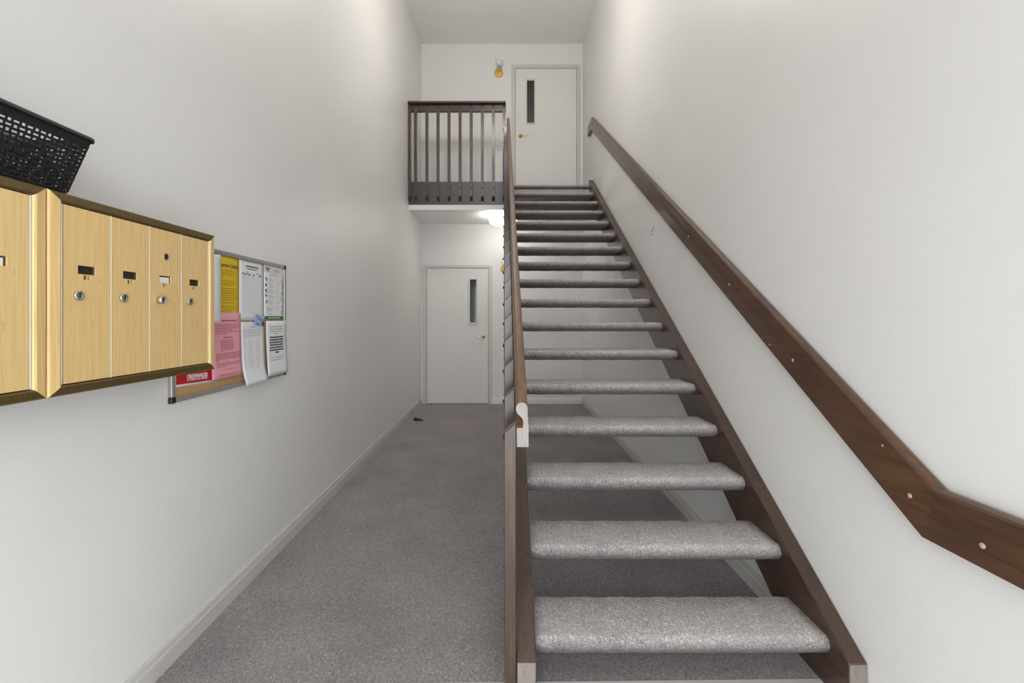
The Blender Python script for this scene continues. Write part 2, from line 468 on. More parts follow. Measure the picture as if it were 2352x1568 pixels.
# ------------------------------------------------------------------ staircase
ST = tag(empty('open_staircase', (.6, 1.6, 0)), 'open-riser staircase with carpeted treads, dark wooden stringers and balusters', 'staircase')
RUN, RISE = .276, .1793
def dk(k): return RUN*(k+4.69)
ye, ztop = 1.485, .157
def ztp(y): return ztop+SL*(y-ye)
DV = .317
yfl = ye+(DV-ztop)/SL                        # where the lower edge meets the floor
YT = 6.045
for (a, b, nm) in ((.042, .107, 'outer'), (1.127, XR-.002, 'wall')):
    pts = [(ye, 0.0), (yfl, 0.0)]
    ys_end = YL+.018
    pts += [(ys_end, ztp(ys_end)-DV), (ys_end, ZL-.06 if nm == 'x' else ztp(ys_end)-.1), (YT if False else ys_end, ztp(ys_end)), (ye, ztop)]
    s = prism('stringer', pts, a, b, ['wood_s', 'stringend'], ST)
    bevel_obj(s, .003, 1)
    for p in s.data.polygons:
        if p.normal.y < -.9: p.material_index = 1
    # short top block standing on the landing, in line with the stringer
    t = prism('stringer_top', [(ys_end+.001, ZL+.001), (YT, ZL+.001), (YT, ztp(YT)-.002), (YT-.012, ztp(YT-.005)), (ys_end+.001, ztp(ys_end))], a, b, 'wood_s', ST, .002)
# treads: board wrapped in carpet, bull-nosed front
tw = .252; th = .062
def tread_prof():
    pts = []
    for i in range(9):                       # rounded nose
        an = math.pi/2+math.pi*i/8
        pts.append((.026+.026*math.cos(an)*1.0, -th/2+(th/2)*math.sin(an)))
    pts += [(tw-.03, -th), (tw-.010, -th+.006), (tw-.002, -th+.018), (tw, -.020), (tw-.006, -.006), (tw-.016, 0)]
    return pts
tr0 = None
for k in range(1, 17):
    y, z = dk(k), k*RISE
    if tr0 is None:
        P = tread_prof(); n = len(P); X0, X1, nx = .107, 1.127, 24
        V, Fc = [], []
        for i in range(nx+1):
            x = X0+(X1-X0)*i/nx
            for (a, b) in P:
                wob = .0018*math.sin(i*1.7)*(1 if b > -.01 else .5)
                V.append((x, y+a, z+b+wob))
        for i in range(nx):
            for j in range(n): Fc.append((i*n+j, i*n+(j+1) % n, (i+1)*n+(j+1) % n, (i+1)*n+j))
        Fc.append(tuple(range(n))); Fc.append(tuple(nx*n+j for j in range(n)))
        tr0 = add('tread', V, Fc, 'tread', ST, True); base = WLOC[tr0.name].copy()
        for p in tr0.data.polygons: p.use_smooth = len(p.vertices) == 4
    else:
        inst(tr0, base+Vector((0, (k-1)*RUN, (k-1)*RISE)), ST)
# balusters: square pickets with bevelled ends bolted to the outer face of stringer and rail
BW = .038; d0 = 1.485; nb = 32; sp = .1415
def picket(name, y, zb, zt, parent, mat):
    # bevel faces away from the rail (towards -X)
    pts = [(.002, zb+.034), (BW+.002, zb), (BW+.002, zt), (.002, zt-.034)]
    o = prism(name, pts, y, y+BW, mat, parent, .0025, axis='Y')
    return o
ZB1 = .012
full_b = None
for i in range(nb):
    y = d0+sp*i; zt = .945+SL*(y-d0)
    zb = max(ZB1, ztp(y)-DV+.035)
    L = zt-zb
    if zb > ZB1 and full_b is not None:
        b = inst(full_b, fb0+Vector((0, y-fy, SL*(y-fy))), ST)
        for ch in fch: inst(ch[0], ch[1]+Vector((0, y-fy, SL*(y-fy))), b)
    else:
        b = picket('baluster', y, zb, zt, ST, 'wood_v')
        chs = []
        for zz_ in (zt-.052, max(zb+.05, ztp(y)-.05), max(zb+.05, ztp(y)-.20)):
            chs.append(dome('bolt', (.002, y+BW/2, zz_), (-1, 0, 0), .0085 if not chs else .005, .0065 if not chs else .0028, 'bolt', b))
            if zb <= ZB1 and len(chs) == 2: break
        if zb > ZB1: full_b, fb0, fy = b, WLOC[b.name].copy(), y; fch = [(c, WLOC[c.name].copy()) for c in chs]
# handrail profile: round grip on top, finger groove on one side, solid block below
HP = [(.04, .20), (.0, .15), (.03, .09), (.12, .045), (.26, .012), (.45, 0), (.64, .010), (.80, .04), (.90, .09), (.93, .16), (.93, .28), (.95, .40), (1, .55), (1, 1), (.07, 1), (.07, .57), (.55, .57), (.58, .44), (.50, .36), (.34, .31), (.15, .26)]
def sweep_rail(name, path, H, xf, mats, parent, rails_split=True):
    """path of (y,z) points on the top edge; profile hangs below, perpendicular, mitred. One object per straight piece."""
    n = len(path); norms = []
    for i in range(n-1):
        dy, dz = path[i+1][0]-path[i][0], path[i+1][1]-path[i][1]; l = math.hypot(dy, dz); norms.append((-dz/l, dy/l))
    sect = []
    for i in range(n):
        if i == 0: m = norms[0]
        elif i == n-1: m = norms[-1]
        else:
            a, b = norms[i-1], norms[i]; q = 1+a[0]*b[0]+a[1]*b[1]; m = ((a[0]+b[0])/q, (a[1]+b[1])/q)
        sect.append([(xf(u), path[i][0]-m[0]*v*H, path[i][1]-m[1]*v*H) for u, v in HP])
    out = []; k = len(HP)
    for i in range(n-1):
        V = sect[i]+sect[i+1]
        Fc = [tuple(range(k)), tuple(range(2*k-1, k-1, -1))]+[(j, (j+1) % k, k+(j+1) % k, k+j) for j in range(k)]
        out.append(add(name, V, Fc, mats[i], parent))
    return out
# staircase rail (sloping, plumb-cut lower end)
WR = .042
yr0, zr0, HV = 1.50, 1.008, .147
yr1 = 6.0; zr1 = zr0+SL*(yr1-yr0)
V = [(.040+u*WR, yr0, zr0-v*HV) for u, v in HP]+[(.040+u*WR, yr1, zr1-v*HV) for u, v in HP]; k = len(HP)
Fc = [tuple(range(k)), tuple(range(2*k-1, k-1, -1))]+[(j, (j+1) % k, k+(j+1) % k, k+j) for j in range(k)]
hr = add('handrail', V, Fc, ['rail_worn', 'endgrain'], ST)
for p in hr.data.polygons: p.use_smooth = False
hr.data.polygons[0].material_index = 1; hr.data.polygons[1].material_index = 0

# ------------------------------------------------------------------ handrail on the right wall
WH = tag(empty('wall_handrail', (XR, 3.6, .7)), 'long brown wooden handrail fixed along the white wall beside the stairs', 'handrail')
xw = lambda u: XR-.0005-(u-.07)*.043
k1 = (1.208, .830); k2 = (5.985, .830+SL*(5.985-1.208))
segs = sweep_rail('rail', [(.30, k1[1]), k1, k2, (6.26, k2[1])], .145, xw, ['rail_flat', 'rail_brown', 'rail_flat'], WH)
XF = xw(1.0)
seam = [(k1[0]-.0006, k1[1])]
for (px, py, r) in ((2257, 1253, .0075), (2090, 1138, .0072), (2027, 1023, .004), (1821, 827, .0065), (1768, 791, .004), (1675, 653, .0065), (1581, 543, .007), (1515, 467, .007), (1467, 411, .0075), (1450, 375, .005), (1429, 368, .0075), (1400, 335, .0075), (1378, 307, .0075), (1360, 286, .0075), (1353, 295, .007)):
    d = F*XF/(px-1157); z = CAMZ+(731-py)*d/F
    dome('bolt' if px < 1480 else 'plug', (XF, d, z), (-1, 0, 0), r, r*.55, 'bolt' if px < 1480 else 'plug', WH)

# ------------------------------------------------------------------ balcony railing
BR = tag(empty('balcony_railing', (-.6, 5.93, 2.77)), 'dark wooden balcony railing with square pickets in front of the upper landing', 'railing')
yb = 5.955
box('fascia_board', (XL+.001, yb-.004, 2.773), (.039, YL+.029, 3.072), 'wood_b', BR, .003, 1)
px0 = 935; ys_ = yb-.006-BW
pk = [935.5, 954.2, 980.2, 1005.8, 1031.0, 1056.6, 1082.2, 1107.8, 1133.2, 1158.0]
def zpix(py, d): return CAMZ+(731-py)*d/F
dfr = ys_
rz1, rz0 = zpix(230.5, dfr-.01), zpix(256, dfr+.04)
# rail board behind the pickets and moulded cap on top
box('rail_board', (XL+.001, yb-.004, rz0), (.028, yb+.036, rz1-.035), 'wood_x', BR, .003, 1)
capp = [(yb-.052, rz1-.012), (yb-.046, rz1-.003), (yb-.034, rz1), (yb+.034, rz1), (yb+.046, rz1-.006), (yb+.046, rz1-.030), (yb+.030, rz1-.035), (yb-.022, rz1-.035), (yb-.030, rz1-.030), (yb-.048, rz1-.026)]
prism('top_rail', capp, XL+.001, .026, 'wood_x', BR)
zt_, zb_ = zpix(241.5, dfr), zpix(462, dfr+BW)
p0 = None
for i, px in enumerate(pk):
    x = (px-1157)*dfr/F
    x = max(x, XL+BW/2+.002)
    if p0 is None:
        pts = [(ys_, zb_+.046), (ys_+BW, zb_), (ys_+BW, zt_+.004), (ys_+.012, zt_+.004), (ys_, zt_-.014)]
        p0 = prism('baluster', pts, x-BW/2, x+BW/2, 'wood_v', BR, .002); x00 = x; pw = WLOC[p0.name].copy()
        ch = [dome('bolt', (x, ys_, zpix(py, dfr)), (0, -1, 0), .0095, .006, 'bolt', p0) for py in (246.5, 432, 450.5)]
        chw = [WLOC[c.name].copy() for c in ch]
    else:
        b = inst(p0, pw+Vector((x-x00, 0, 0)), BR)
        for c, cw in zip(ch, chw): inst(c, cw+Vector((x-x00, 0, 0)), b)

# ------------------------------------------------------------------ lamps
def ceiling_lamp(name, x, y, z, r, h, mat, label, group=None):
    L = tag(empty(name, (x, y, z)), label, 'lamp', group)
    lathe('base_ring', [(r*.80, 0), (r*.84, -.018), (r*.80, -.022)], (x, y, z), (0, 0, 1), 'white', L, 32)
    lathe('glass_dome', [(r*.86, -.020), (r, -.034), (r*1.0, -.075), (r*.93, -h*.78), (r*.72, -h*.93), (r*.35, -h), (.004, -h)], (x, y, z), (0, 0, 1), mat, L, 32)
ceiling_lamp('ceiling_lamp', -.01, 6.22, ZS, .195, .150, 'lampglow', 'glowing white dome lamp on the low ceiling under the landing')
def pendant(x, y, z, mat, label):
    PL = tag(empty('pendant_lamp', (x, y, ZC)), label, 'lamp')
    lathe('canopy', [(.06, 0), (.058, -.012), (.03, -.03), (.006, -.034)], (x, y, ZC), (0, 0, 1), 'brass', PL, 24)
    tube('stem', [(x, y, ZC-.03), (x, y, z+.17)], .006, 'brass', PL, 8)
    lathe('cap', [(.05, .14), (.05, .165), (.02, .18), (.006, .19)], (x, y, z), (0, 0, 1), 'brass', PL, 20)
    lathe('glass_globe', [(.15*math.sin(max(.03, math.pi*i/14)), -.15*math.cos(math.pi*i/14)) for i in range(14)], (x, y, z), (0, 0, 1), mat, PL, 28)
pendant(.0, 4.0, 4.42, 'lampglow2', 'white glass globe pendant hanging from the high ceiling above the stairs')
def sconce(x, z, label):
    S = tag(empty('wall_sconce', (x, YB, z)), label, 'lamp', 'brass wall sconces')
    lathe('back_plate', [(.066, 0), (.066, .008), (.060, .014), (.03, .016)], (x, YB, z), (0, -1, 0), 'brassplate', S, 28)
    tube('arm', [(x, YB-.014, z+.012), (x, YB-.045, z+.012), (x, YB-.062, z+.024), (x, YB-.064, z+.042)], [.008, .009, .010, .016], 'brass', S)
    lathe('arm_knob', [(.004, 0), (.012, .004), (.014, .012), (.010, .022), (.003, .026)], (x, YB-.055, z+.018), (0, -1, 0), 'brass', S, 14)
    # square flared glass shade, rim dipping to the right and bowed between the corners
    V, Fc = [], []; seg = 8; rings = 7
    c = Vector((x+.010, YB-.072, z+.040))
    for layer in (0, 1):
        for i in range(rings):
            t = i/(rings-1); hw = (.034+.027*t**1.6)-layer*.004
            for s in range(4):
                for q in range(seg):
                    u = -1+2*q/seg
                    a, b = [(u, -1), (1, u), (-u, 1), (-1, -u)][s]
                    bow = 1-.10*t*(1-u*u)
                    px_, py_ = a*hw*(bow if s in (1, 3) else 1), b*hw*(bow if s in (0, 2) else 1)
                    zz_ = t*(.088+.012*(abs(u)**2))-t*a*.016
                    V.append((c.x+px_, c.y+py_, c.z+zz_+(layer*.004 if i == 0 else 0)))
    m = 4*seg
    for layer in (0, 1):
        o = layer*rings*m
        for i in range(rings-1):
            for k in range(m): Fc.append((o+i*m+k, o+i*m+(k+1) % m, o+(i+1)*m+(k+1) % m, o+(i+1)*m+k))
        Fc.append(tuple(o+k for k in range(m)))
    for k in range(m): Fc.append(((rings-1)*m+k, (rings-1)*m+(k+1) % m, rings*m+(rings-1)*m+(k+1) % m, rings*m+(rings-1)*m+k))
    add('glass_shade', V, Fc, 'glass', S)
sconce(-.075, 4.977, 'brass wall sconce with square glass shade beside the upper door')
sconce(.020, 2.026, 'brass wall sconce with square glass shade beside the lower door, behind the stairs')

# ------------------------------------------------------------------ mailboxes
XD, ZB0, ZB9, MW = -1.0865, 1.0945, 1.5955, .628
def mailbox(y0, label, labels, cyl):
    y1 = y0+MW
    B = tag(empty('mailbox_unit', (-1.17, (y0+y1)/2, ZB0)), label, 'mailbox', 'gold wall mailboxes')
    box('housing', (XL+.001, y0+.002, ZB0+.002), (XD-.010, y1-.034, ZB9-.002), 'bronze', B, .002, 1)
    wv, wh = .034, .026
    # mitred trims: outer edge low, crest, inner lip
    def trim(name, quad_out, quad_in, mat):
        # quad_out: two outer corners (y,z), quad_in: the two inner corners
        (a, b), (c, d) = quad_out, quad_in
        def P(p, q, t, x): return (x, p[0]+(q[0]-p[0])*t, p[1]+(q[1]-p[1])*t)
        prof = [(0, XD-.011), (0, XD-.0035), (.12, XD), (.80, XD+.003), (.93, XD+.001), (1, XD-.003), (1, XD-.011)]
        V = [P(a, c, t, x) for t, x in prof]+[P(b, d, t, x) for t, x in prof]; n = len(prof)
        Fc = [tuple(range(n)), tuple(range(2*n-1, n-1, -1))]+[(j, (j+1) % n, n+(j+1) % n, n+j) for j in range(n)]
        add(name, V, Fc, mat, B)
    iy0, iy1, iz0, iz1 = y0+wv, y1-wv, ZB0+wh, ZB9-wh
    g = .0008
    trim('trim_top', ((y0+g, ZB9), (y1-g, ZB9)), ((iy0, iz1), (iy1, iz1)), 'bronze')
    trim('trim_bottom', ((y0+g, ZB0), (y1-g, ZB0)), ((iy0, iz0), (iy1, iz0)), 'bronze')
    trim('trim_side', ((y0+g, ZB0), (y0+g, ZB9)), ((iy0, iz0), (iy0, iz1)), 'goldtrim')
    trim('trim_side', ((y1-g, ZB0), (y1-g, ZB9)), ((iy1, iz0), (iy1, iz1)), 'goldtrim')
    box('edge_strip', (XD-.009, iy0+.0004, iz0+.001), (XD-.0015, iy0+.0045, iz1-.001), 'worn', B, .001, 1)
    box('edge_strip', (XD-.009, iy1-.0045, iz0+.001), (XD-.0015, iy1-.0004, iz1-.001), 'worn', B, .001, 1)
    w = (iy1-iy0-.010)/4; ys0 = iy0+.005
    for i in range(4):
        a, b = ys0+i*w+.0018, ys0+(i+1)*w-.0018
        yc = (a+b)/2; sc = yc-.004
        slot = (sc-.026, sc+.026, 1.399, 1.421); small = (sc-.010, sc+.009, 1.3855, 1.3965)
        dr = plate('mailbox_door', XD-.001, .006, (a, b), (iz0+.002, iz1-.002), [slot, small], 'gold', B)
        box('name_slot', (XD-.008, slot[0]-.002, slot[2]-.002), (XD-.0062, slot[1]+.002, slot[3]+.002), 'slotback', dr)
        if labels[i]:
            lb = box('name_label', (XD-.0060, slot[0]+.001, slot[2]), (XD-.0052, slot[1]-.006, slot[3]-.004), 'label', dr)
        else:
            box('name_tape', (XD-.0060, slot[0]+.001, slot[2]), (XD-.0050, slot[1]-.008, slot[3]-.002), 'dark', dr)
        box('peep_slot', (XD-.008, small[0]-.002, small[2]-.002), (XD-.0062, small[1]+.002, small[3]+.002), 'slotback', dr)
        box('latch_tongue', (XD-.0060, sc+.000, small[2]), (XD-.0030, sc+.0045, small[3]), 'goldtrim', dr)
        ly, lz = yc-.031, 1.3435
        long = i == cyl
        hgt = .016 if long else .007
        lk = lathe('lock', [(.0128, 0), (.0128, hgt*.6), (.0118, hgt*.9), (.0095, hgt), (.0088, hgt*.92), (.001, hgt*.92)], (XD-.001, ly, lz), (1, 0, 0), 'steel', dr, 22)
        lathe('keyway_disc', [(.0075, 0), (.0072, .0015), (.001, .0018)], (XD-.001+hgt*.9, ly, lz), (1, 0, 0), 'steel', lk, 16) if False else None
        box('keyhole', (XD-.001+hgt*.9, ly-.0016, lz-.006), (XD-.001+hgt*.9+.0008, ly+.0016, lz+.006), 'dark', dr)
        if long:
            lathe('bare_lock_hole', [(.0118, 0), (.0118, .0016), (.0095, .0016), (.0090, .0004), (.001, .0004)], (XD-.001, yc-.002, 1.4835), (1, 0, 0), 'steel', dr, 20)
            lathe('hole_core', [(.0092, 0), (.0088, .0012), (.001, .0013)], (XD-.001, yc-.002, 1.4835), (1, 0, 0), 'dark', dr, 16)
    for i in range(1, 4):
        yy = ys0+i*w
        box('divider_strip', (XD-.009, yy-.0017, iz0+.001), (XD-.0004, yy+.0017, iz1-.001), 'worn', B, .0006, 1)
    return B
mailbox(1.0845, 'gold metal four-door mailbox unit next to the cork notice board', (0, 0, 1, 0), 2)
mailbox(1.0845-MW-.001, 'gold metal four-door mailbox unit under the black woven basket', (1, 1, 1, 1), -1)

# ------------------------------------------------------------------ basket on the mailboxes
zb, zt2 = ZB9+.001, 1.742
BK = tag(empty('storage_basket', (-1.16, 1.0, zb)), 'black woven plastic storage basket sitting on top of the gold mailboxes', 'basket')
bx0, bx1, by0, by1 = -1.205, -1.092, .800, 1.136       # bottom
tx0, tx1, ty0, ty1 = -1.236, -1.064, .765, 1.172       # top under the rim
def bpt(side, s, t, o):
    """side 0 front(+X) 1 end(+Y) 2 back(-X) 3 end(-Y); s along, t up, o outward"""
    x0, x1 = bx0+(tx0-bx0)*t, bx1+(tx1-bx1)*t; y0, y1 = by0+(ty0-by0)*t, by1+(ty1-by1)*t; z = zb+(zt2-zb)*t
    return [(x1+o, y0+(y1-y0)*s, z), (x1+(x0-x1)*s, y1+o, z), (x0-o, y1+(y0-y1)*s, z), (x0+(x1-x0)*s, y0-o, z)][side]
def strip(V, Fc, side, s0, s1, t0, t1, o0, o1):
    b = len(V)
    for o in (o0, o1):
        for (s, t) in ((s0, t0), (s1, t0), (s1, t1), (s0, t1)): V.append(bpt(side, s, t, o))
    for f in ((0, 1, 2, 3), (7, 6, 5, 4), (0, 4, 5, 1), (1, 5, 6, 2), (2, 6, 7, 3), (3, 7, 4, 0)): Fc.append(tuple(b+i for i in f))
V, Fc = [], []
rows = 11; tlo, thi = .03, .86
for side in range(4):
    Ln = (.36, .155, .36, .155)[side]; nc = int(round(Ln/.0132))
    for r in range(rows+1):
        t = tlo+(thi-tlo)*r/rows
        for sub in (-1, 1) if r > 5 else (0,):
            pass
        for c in range(nc):                  # horizontal reeds weave over and under
            s0, s1 = c/nc, (c+1)/nc
            o = .0022 if (c+r) % 2 else -.0004
            hw = .022 if r < rows-4 else .017
            strip(V, Fc, side, s0-.002, s1+.002, t-hw, t+hw, o-.0012, o+.0012)
    for c in range(nc+1):
        s = c/nc
        for r in range(rows):
            t0 = tlo+(thi-tlo)*r/rows; t1 = tlo+(thi-tlo)*(r+1)/rows
            o = .0022 if (c+r) % 2 == 0 else -.0006
            hw = (.0021 if r < rows-4 else .0017)/Ln
            strip(V, Fc, side, max(0, s-hw), min(1, s+hw), t0, t1, o-.0012, o+.0013)
tag(add('woven_sides', V, Fc, 'blackp', BK), kind='stuff')
V, Fc = [], []; boxgeo((bx0, by0, zb), (bx1, by1, zb+.004), V, Fc); add('base', V, Fc, 'blackp', BK)
# solid rim band with a rolled lip
V, Fc = [], []
for side in range(4):
    strip(V, Fc, side, -.003, 1.003, .86, 1.0, -.001, .0018)
rim = add('rim_band', V, Fc, 'blackp', BK)
rp = []
for side in range(4):
    for s in ((0.02, .98) if side in (0, 2) else (.05, .95)): rp.append(bpt(side, s, 1.0, .006))
V, Fc = [], []
prof = [(-.007, -.004), (-.004, .004), (.003, .006), (.008, .002), (.009, -.004), (.006, -.003), (.003, .001), (-.004, -.001)]
cx, cy = (tx0+tx1)/2, (ty0+ty1)/2
n = len(rp); k = len(prof)
for p in rp:
    d = Vector((p[0]-cx, 0, 0)).normalized()*.7+Vector((0, p[1]-cy, 0)).normalized()*.7
    for (o, h) in prof: V.append((p[0]+d.x*o, p[1]+d.y*o, zt2+h))
for i in range(n):
    for j in range(k): Fc.append((i*k+j, i*k+(j+1) % k, ((i+1) % n)*k+(j+1) % k, ((i+1) % n)*k+j))
add('rolled_lip', V, Fc, 'blackp', BK)

# ------------------------------------------------------------------ cork notice board
CB = tag(empty('notice_board', (XL, 2.14, .968)), 'cork notice board in a grey aluminium frame on the white wall', 'notice board')
cy0, cy1, cz0, cz1 = 1.686, 2.572, .968, 1.582
box('cork_panel', (XL+.001, cy0+.006, cz0+.006), (XL+.009, cy1-.006, cz1-.006), 'cork', CB)
fw, fd = .020, .017
box('frame_bar', (XL+.001, cy0+.022, cz1-fw), (XL+fd, cy1-.022, cz1), 'alu', CB, .004)
box('frame_bar', (XL+.001, cy0+.022, cz0), (XL+fd, cy1-.022, cz0+fw), 'alu', CB, .004)
box('frame_bar', (XL+.001, cy0, cz0+.022), (XL+fd, cy0+fw, cz1-.022), 'alu', CB, .004)
box('frame_bar', (XL+.001, cy1-fw, cz0+.022), (XL+fd, cy1, cz1-.022), 'alu', CB, .004)
for a in (cy0-.001, cy1-.0225):
    for b in (cz0-.001, cz1-.0225):
        box('frame_corner', (XL+.001, a, b), (XL+fd+.001, a+.0235, b+.0235), 'blackp', CB, .004)

XP = XL+.0105                                # paper plane
def make_sheet(name, label, cat, group, fn, W, H, mat, nu=8, nv=14):
    """closed thin sheet; fn(u,v) with u 0..1 rightwards (+Y), v 0..1 downwards -> world point"""
    V, Fc = [], []; th_ = .0004
    for l in (0, 1):
        for j in range(nv+1):
            for i in range(nu+1):
                p = fn(i/nu, j/nv); V.append((p[0]+(th_ if l == 0 else 0), p[1], p[2]))
    o = (nu+1)*(nv+1)
    for l in (0, 1):
        for j in range(nv):
            for i in range(nu):
                q = [l*o+j*(nu+1)+i, l*o+j*(nu+1)+i+1, l*o+(j+1)*(nu+1)+i+1, l*o+(j+1)*(nu+1)+i]
                Fc.append(tuple(q if l == 0 else reversed(q)))
    ring = [i for i in range(nu+1)]+[j*(nu+1)+nu for j in range(1, nv+1)]+[nv*(nu+1)+i for i in range(nu-1, -1, -1)]+[j*(nu+1) for j in range(nv-1, 0, -1)]
    for a, b in zip(ring, ring[1:]+ring[:1]): Fc.append((a, b, o+b, o+a))
    s = tag(add(name, V, Fc, mat, None, True), label, cat, group)
    return s
def sheet_fn(y0, z1, W, H, x=XP, rot=0, curl=lambda u, v: 0.0):
    def fn(u, v):
        a, b = u*W, -v*H
        y = y0+a*math.cos(rot)-b*math.sin(rot); z = z1+a*math.sin(rot)+b*math.cos(rot)
        return (x+curl(u, v), y, z)
    return fn
def print_quads(name, fn, rects, mat, parent, lift=.0009):
    V, Fc = [], []
    for (u0, u1, v0, v1) in rects:
        b = len(V)
        for (u, v) in ((u0, v0), (u1, v0), (u1, v1), (u0, v1)):
            p = fn(u, v); V.append((p[0]+lift, p[1], p[2]))
        Fc.append((b, b+1, b+2, b+3))
    return tag(add(name, V, Fc, mat, parent), kind='stuff')
def words(u0, u1, v, h, rnd, gap=.012, avg=.07, ragged=True):
    out = []; u = u0
    while u < u1-.02:
        w = avg*rnd.uniform(.4, 1.5); e = min(u+w, u1)
        out.append((u, e, v-h/2, v+h/2)); u = e+gap
    return out
def para(u0, u1, v0, n, step, h, rnd, last=.6, **k):
    out = []
    for i in range(n):
        e = u1-rnd.uniform(0, .06) if i < n-1 else u0+(u1-u0)*last
        out += words(u0, e, v0+i*step, h, rnd, **k)
    return out
def text_on(name, fn, s, u, v, size, W, H, mat, parent, bold=0.0, width=None, lift=.0009):
    V0, F0 = textgeo(s, size, 'CENTER', bold)
    xs = [p[0] for p in V0]; k = 1.0
    if width: k = width/(max(xs)-min(xs))
    V = []
    for p in V0:
        q = fn(u+p[0]*k/W, v-p[1]/H); V.append((q[0]+lift, q[1], q[2]))
    return add(name, V, F0, mat, parent)
R = random.Random(3)
LW, LH = .216, .279
NG = 'sheets pinned to the notice board'
# yellow notice
fn = sheet_fn(1.906, 1.560, LW, LH)
s = make_sheet('notice_sheet', 'yellow sheet headed Important Update on the notice board', 'paper', NG, fn, LW, LH, 'yellowp')
text_on('heading', fn, 'Important Update', .625, .165, .0235, LW, LH, 'ink', s, .0005, width=.140)
q = para(.30, .93, .225, 4, .033, .009, R, .25)+para(.30, .93, .385, 3, .033, .009, R, .75)+para(.30, .93, .51, 6, .036, .010, R, .8)+para(.30, .84, .735, 1, .03, .010, R, 1)+para(.30, .93, .79, 4, .030, .009, R, .7)
print_quads('printed_lines', fn, q, 'inkyellow', s)
# pink notice
fn = sheet_fn(1.918, 1.311, LW, .287, XP+.0016, .0, lambda u, v: .010*(v**2)*(.4+.6*u)+.004*math.sin(u*3.1)*v)
s = make_sheet('notice_sheet', 'pink sheet of printed text below the yellow one on the notice board', 'paper', NG, fn, LW, .287, 'pinkp')
print_quads('printed_heading', fn, words(.15, .86, .125, .017, R, .014, .11)+words(.38, .68, .385, .013, R, .004, .2), 'inkred', s)
q = para(.12, .93, .185, 4, .028, .009, R, .7)+para(.12, .93, .295, 2, .028, .009, R, .45)+para(.28, .74, .425, 9, .021, .008, R, .15)+para(.12, .97, .63, 5, .026, .010, R, .1)+para(.14, .95, .775, 3, .026, .008, R, .35)+words(.33, .73, .875, .006, R)+words(.18, .97, .945, .006, R)+words(.18, .72, .96, .006, R)
print_quads('printed_lines', fn, q, 'inkred', s)
# sign-up sheet
fn = sheet_fn(2.124, 1.561, LW*.985, LH+.006)
s = make_sheet('notice_sheet', 'white ruled sign-up sheet with handwriting in its top row', 'paper', NG, fn, LW, LH, 'whitep')
print_quads('printed_heading', fn, words(.25, .80, .085, .022, R, .006, .09)+words(.31, .73, .128, .014, R, .008, .09)+words(.28, .35, .185, .012, R)+words(.68, .80, .185, .012, R), 'ink', s)
q = [(.13, .90, .26+i*.0245, .262+i*.0245) for i in range(26)]+[(.52, .523, .22, .90)]
print_quads('ruled_lines', fn, q, 'inkgrey', s)
q = []
for (a, b) in ((.12, .20), (.24, .31), (.33, .45), (.55, .62), (.78, .89)):
    u = a
    while u < b: q.append((u, u+.012, .21+R.uniform(-.012, .006), .235+R.uniform(-.008, .012))); u += .018
print_quads('handwriting', fn, q, 'inkblue', s)
# recycling-style flyer with pictures and a green footer
fn = sheet_fn(2.341, 1.562, .209, LH+.004, XP+.0008)
s = make_sheet('flyer', 'white flyer with small pictures and a green strip at its foot', 'paper', NG, fn, LW, LH, 'whitep')
print_quads('header_tint', fn, [(.01, .99, .005, .13)], 'cream', s, .0005)
print_quads('footer_strip', fn, [(.02, .98, .935, .998)], 'green', s, .0006)
print_quads('footer_text', fn, words(.22, .80, .967, .014, R, .008, .09), 'whitep', s, .0009)
print_quads('logo', fn, [(.08, .26, .04, .072), (.07, .12, .03, .05), (.11, .28, .066, .082), (.20, .29, .035, .05)], 'brown', s)
print_quads('logo_base', fn, [(.11, .25, .088, .115)], 'inkgrey', s)
q = words(.50, .76, .065, .016, R, .006, .1)+words(.44, .84, .096, .012, R)+words(.33, .68, .145, .008, R)+words(.30, .72, .162, .008, R)+words(.27, .74, .182, .008, R)+words(.10, .48, .785, .010, R)+words(.16, .43, .808, .010, R)+words(.14, .45, .835, .012, R)+words(.20, .40, .895, .012, R)
for i in range(5):
    v = .235+i*.105
    q += words(.22, .40+R.uniform(-.05, .12), v, .009, R)+para(.25, .52, v+.018, 4, .016, .005, R, .7)
for i in range(14):
    v = .235+i*.045
    q += words(.57, .60, v, .009, R)+words(.61, .80+R.uniform(-.08, .03), v+.004, .006, R)
print_quads('printed_lines', fn, q, 'inkgrey', s)
q = []
for i in range(5):
    v = .24+i*.105
    for _ in range(6): a, b = R.uniform(.05, .14), v+R.uniform(-.025, .03); q.append((a, a+R.uniform(.03, .06), b, b+R.uniform(.012, .03)))
for (u, v) in ((.88, .24), (.92, .29), (.93, .35), (.94, .45), (.87, .48), (.94, .52), (.87, .57), (.94, .62), (.94, .74), (.90, .83), (.88, .88)):
    for _ in range(3): a, b = u+R.uniform(-.03, .02), v+R.uniform(-.02, .02); q.append((a, a+R.uniform(.015, .035), b, b+R.uniform(.01, .025)))
print_quads('pictures', fn, q, 'inkpic', s)
# list sheet whose foot curls away from the board
fn = sheet_fn(2.133, 1.268, .213, .300, XP+.0008, 0, lambda u, v: (.018*max(0, v-.12)**1.5*(1.2-u*.5)+(.075*max(0, v-.74)**1.35)))
s = make_sheet('notice_sheet', 'white sheet of faint columns whose foot curls off the notice board', 'paper', NG, fn, LW, .29, 'whitep', 8, 22)
q = words(.38, .64, .085, .010, R)+para(.10, .86, .125, 6, .024, .007, R, .6)
for i in range(13):
    v = .30+i*.036
    q += words(.10, .18, v, .006, R)+words(.28, .46, v+R.uniform(0, .01), .006, R)+words(.60, .76, v+R.uniform(0, .01), .006, R)
print_quads('printed_lines', fn, q, 'inkgrey', s)
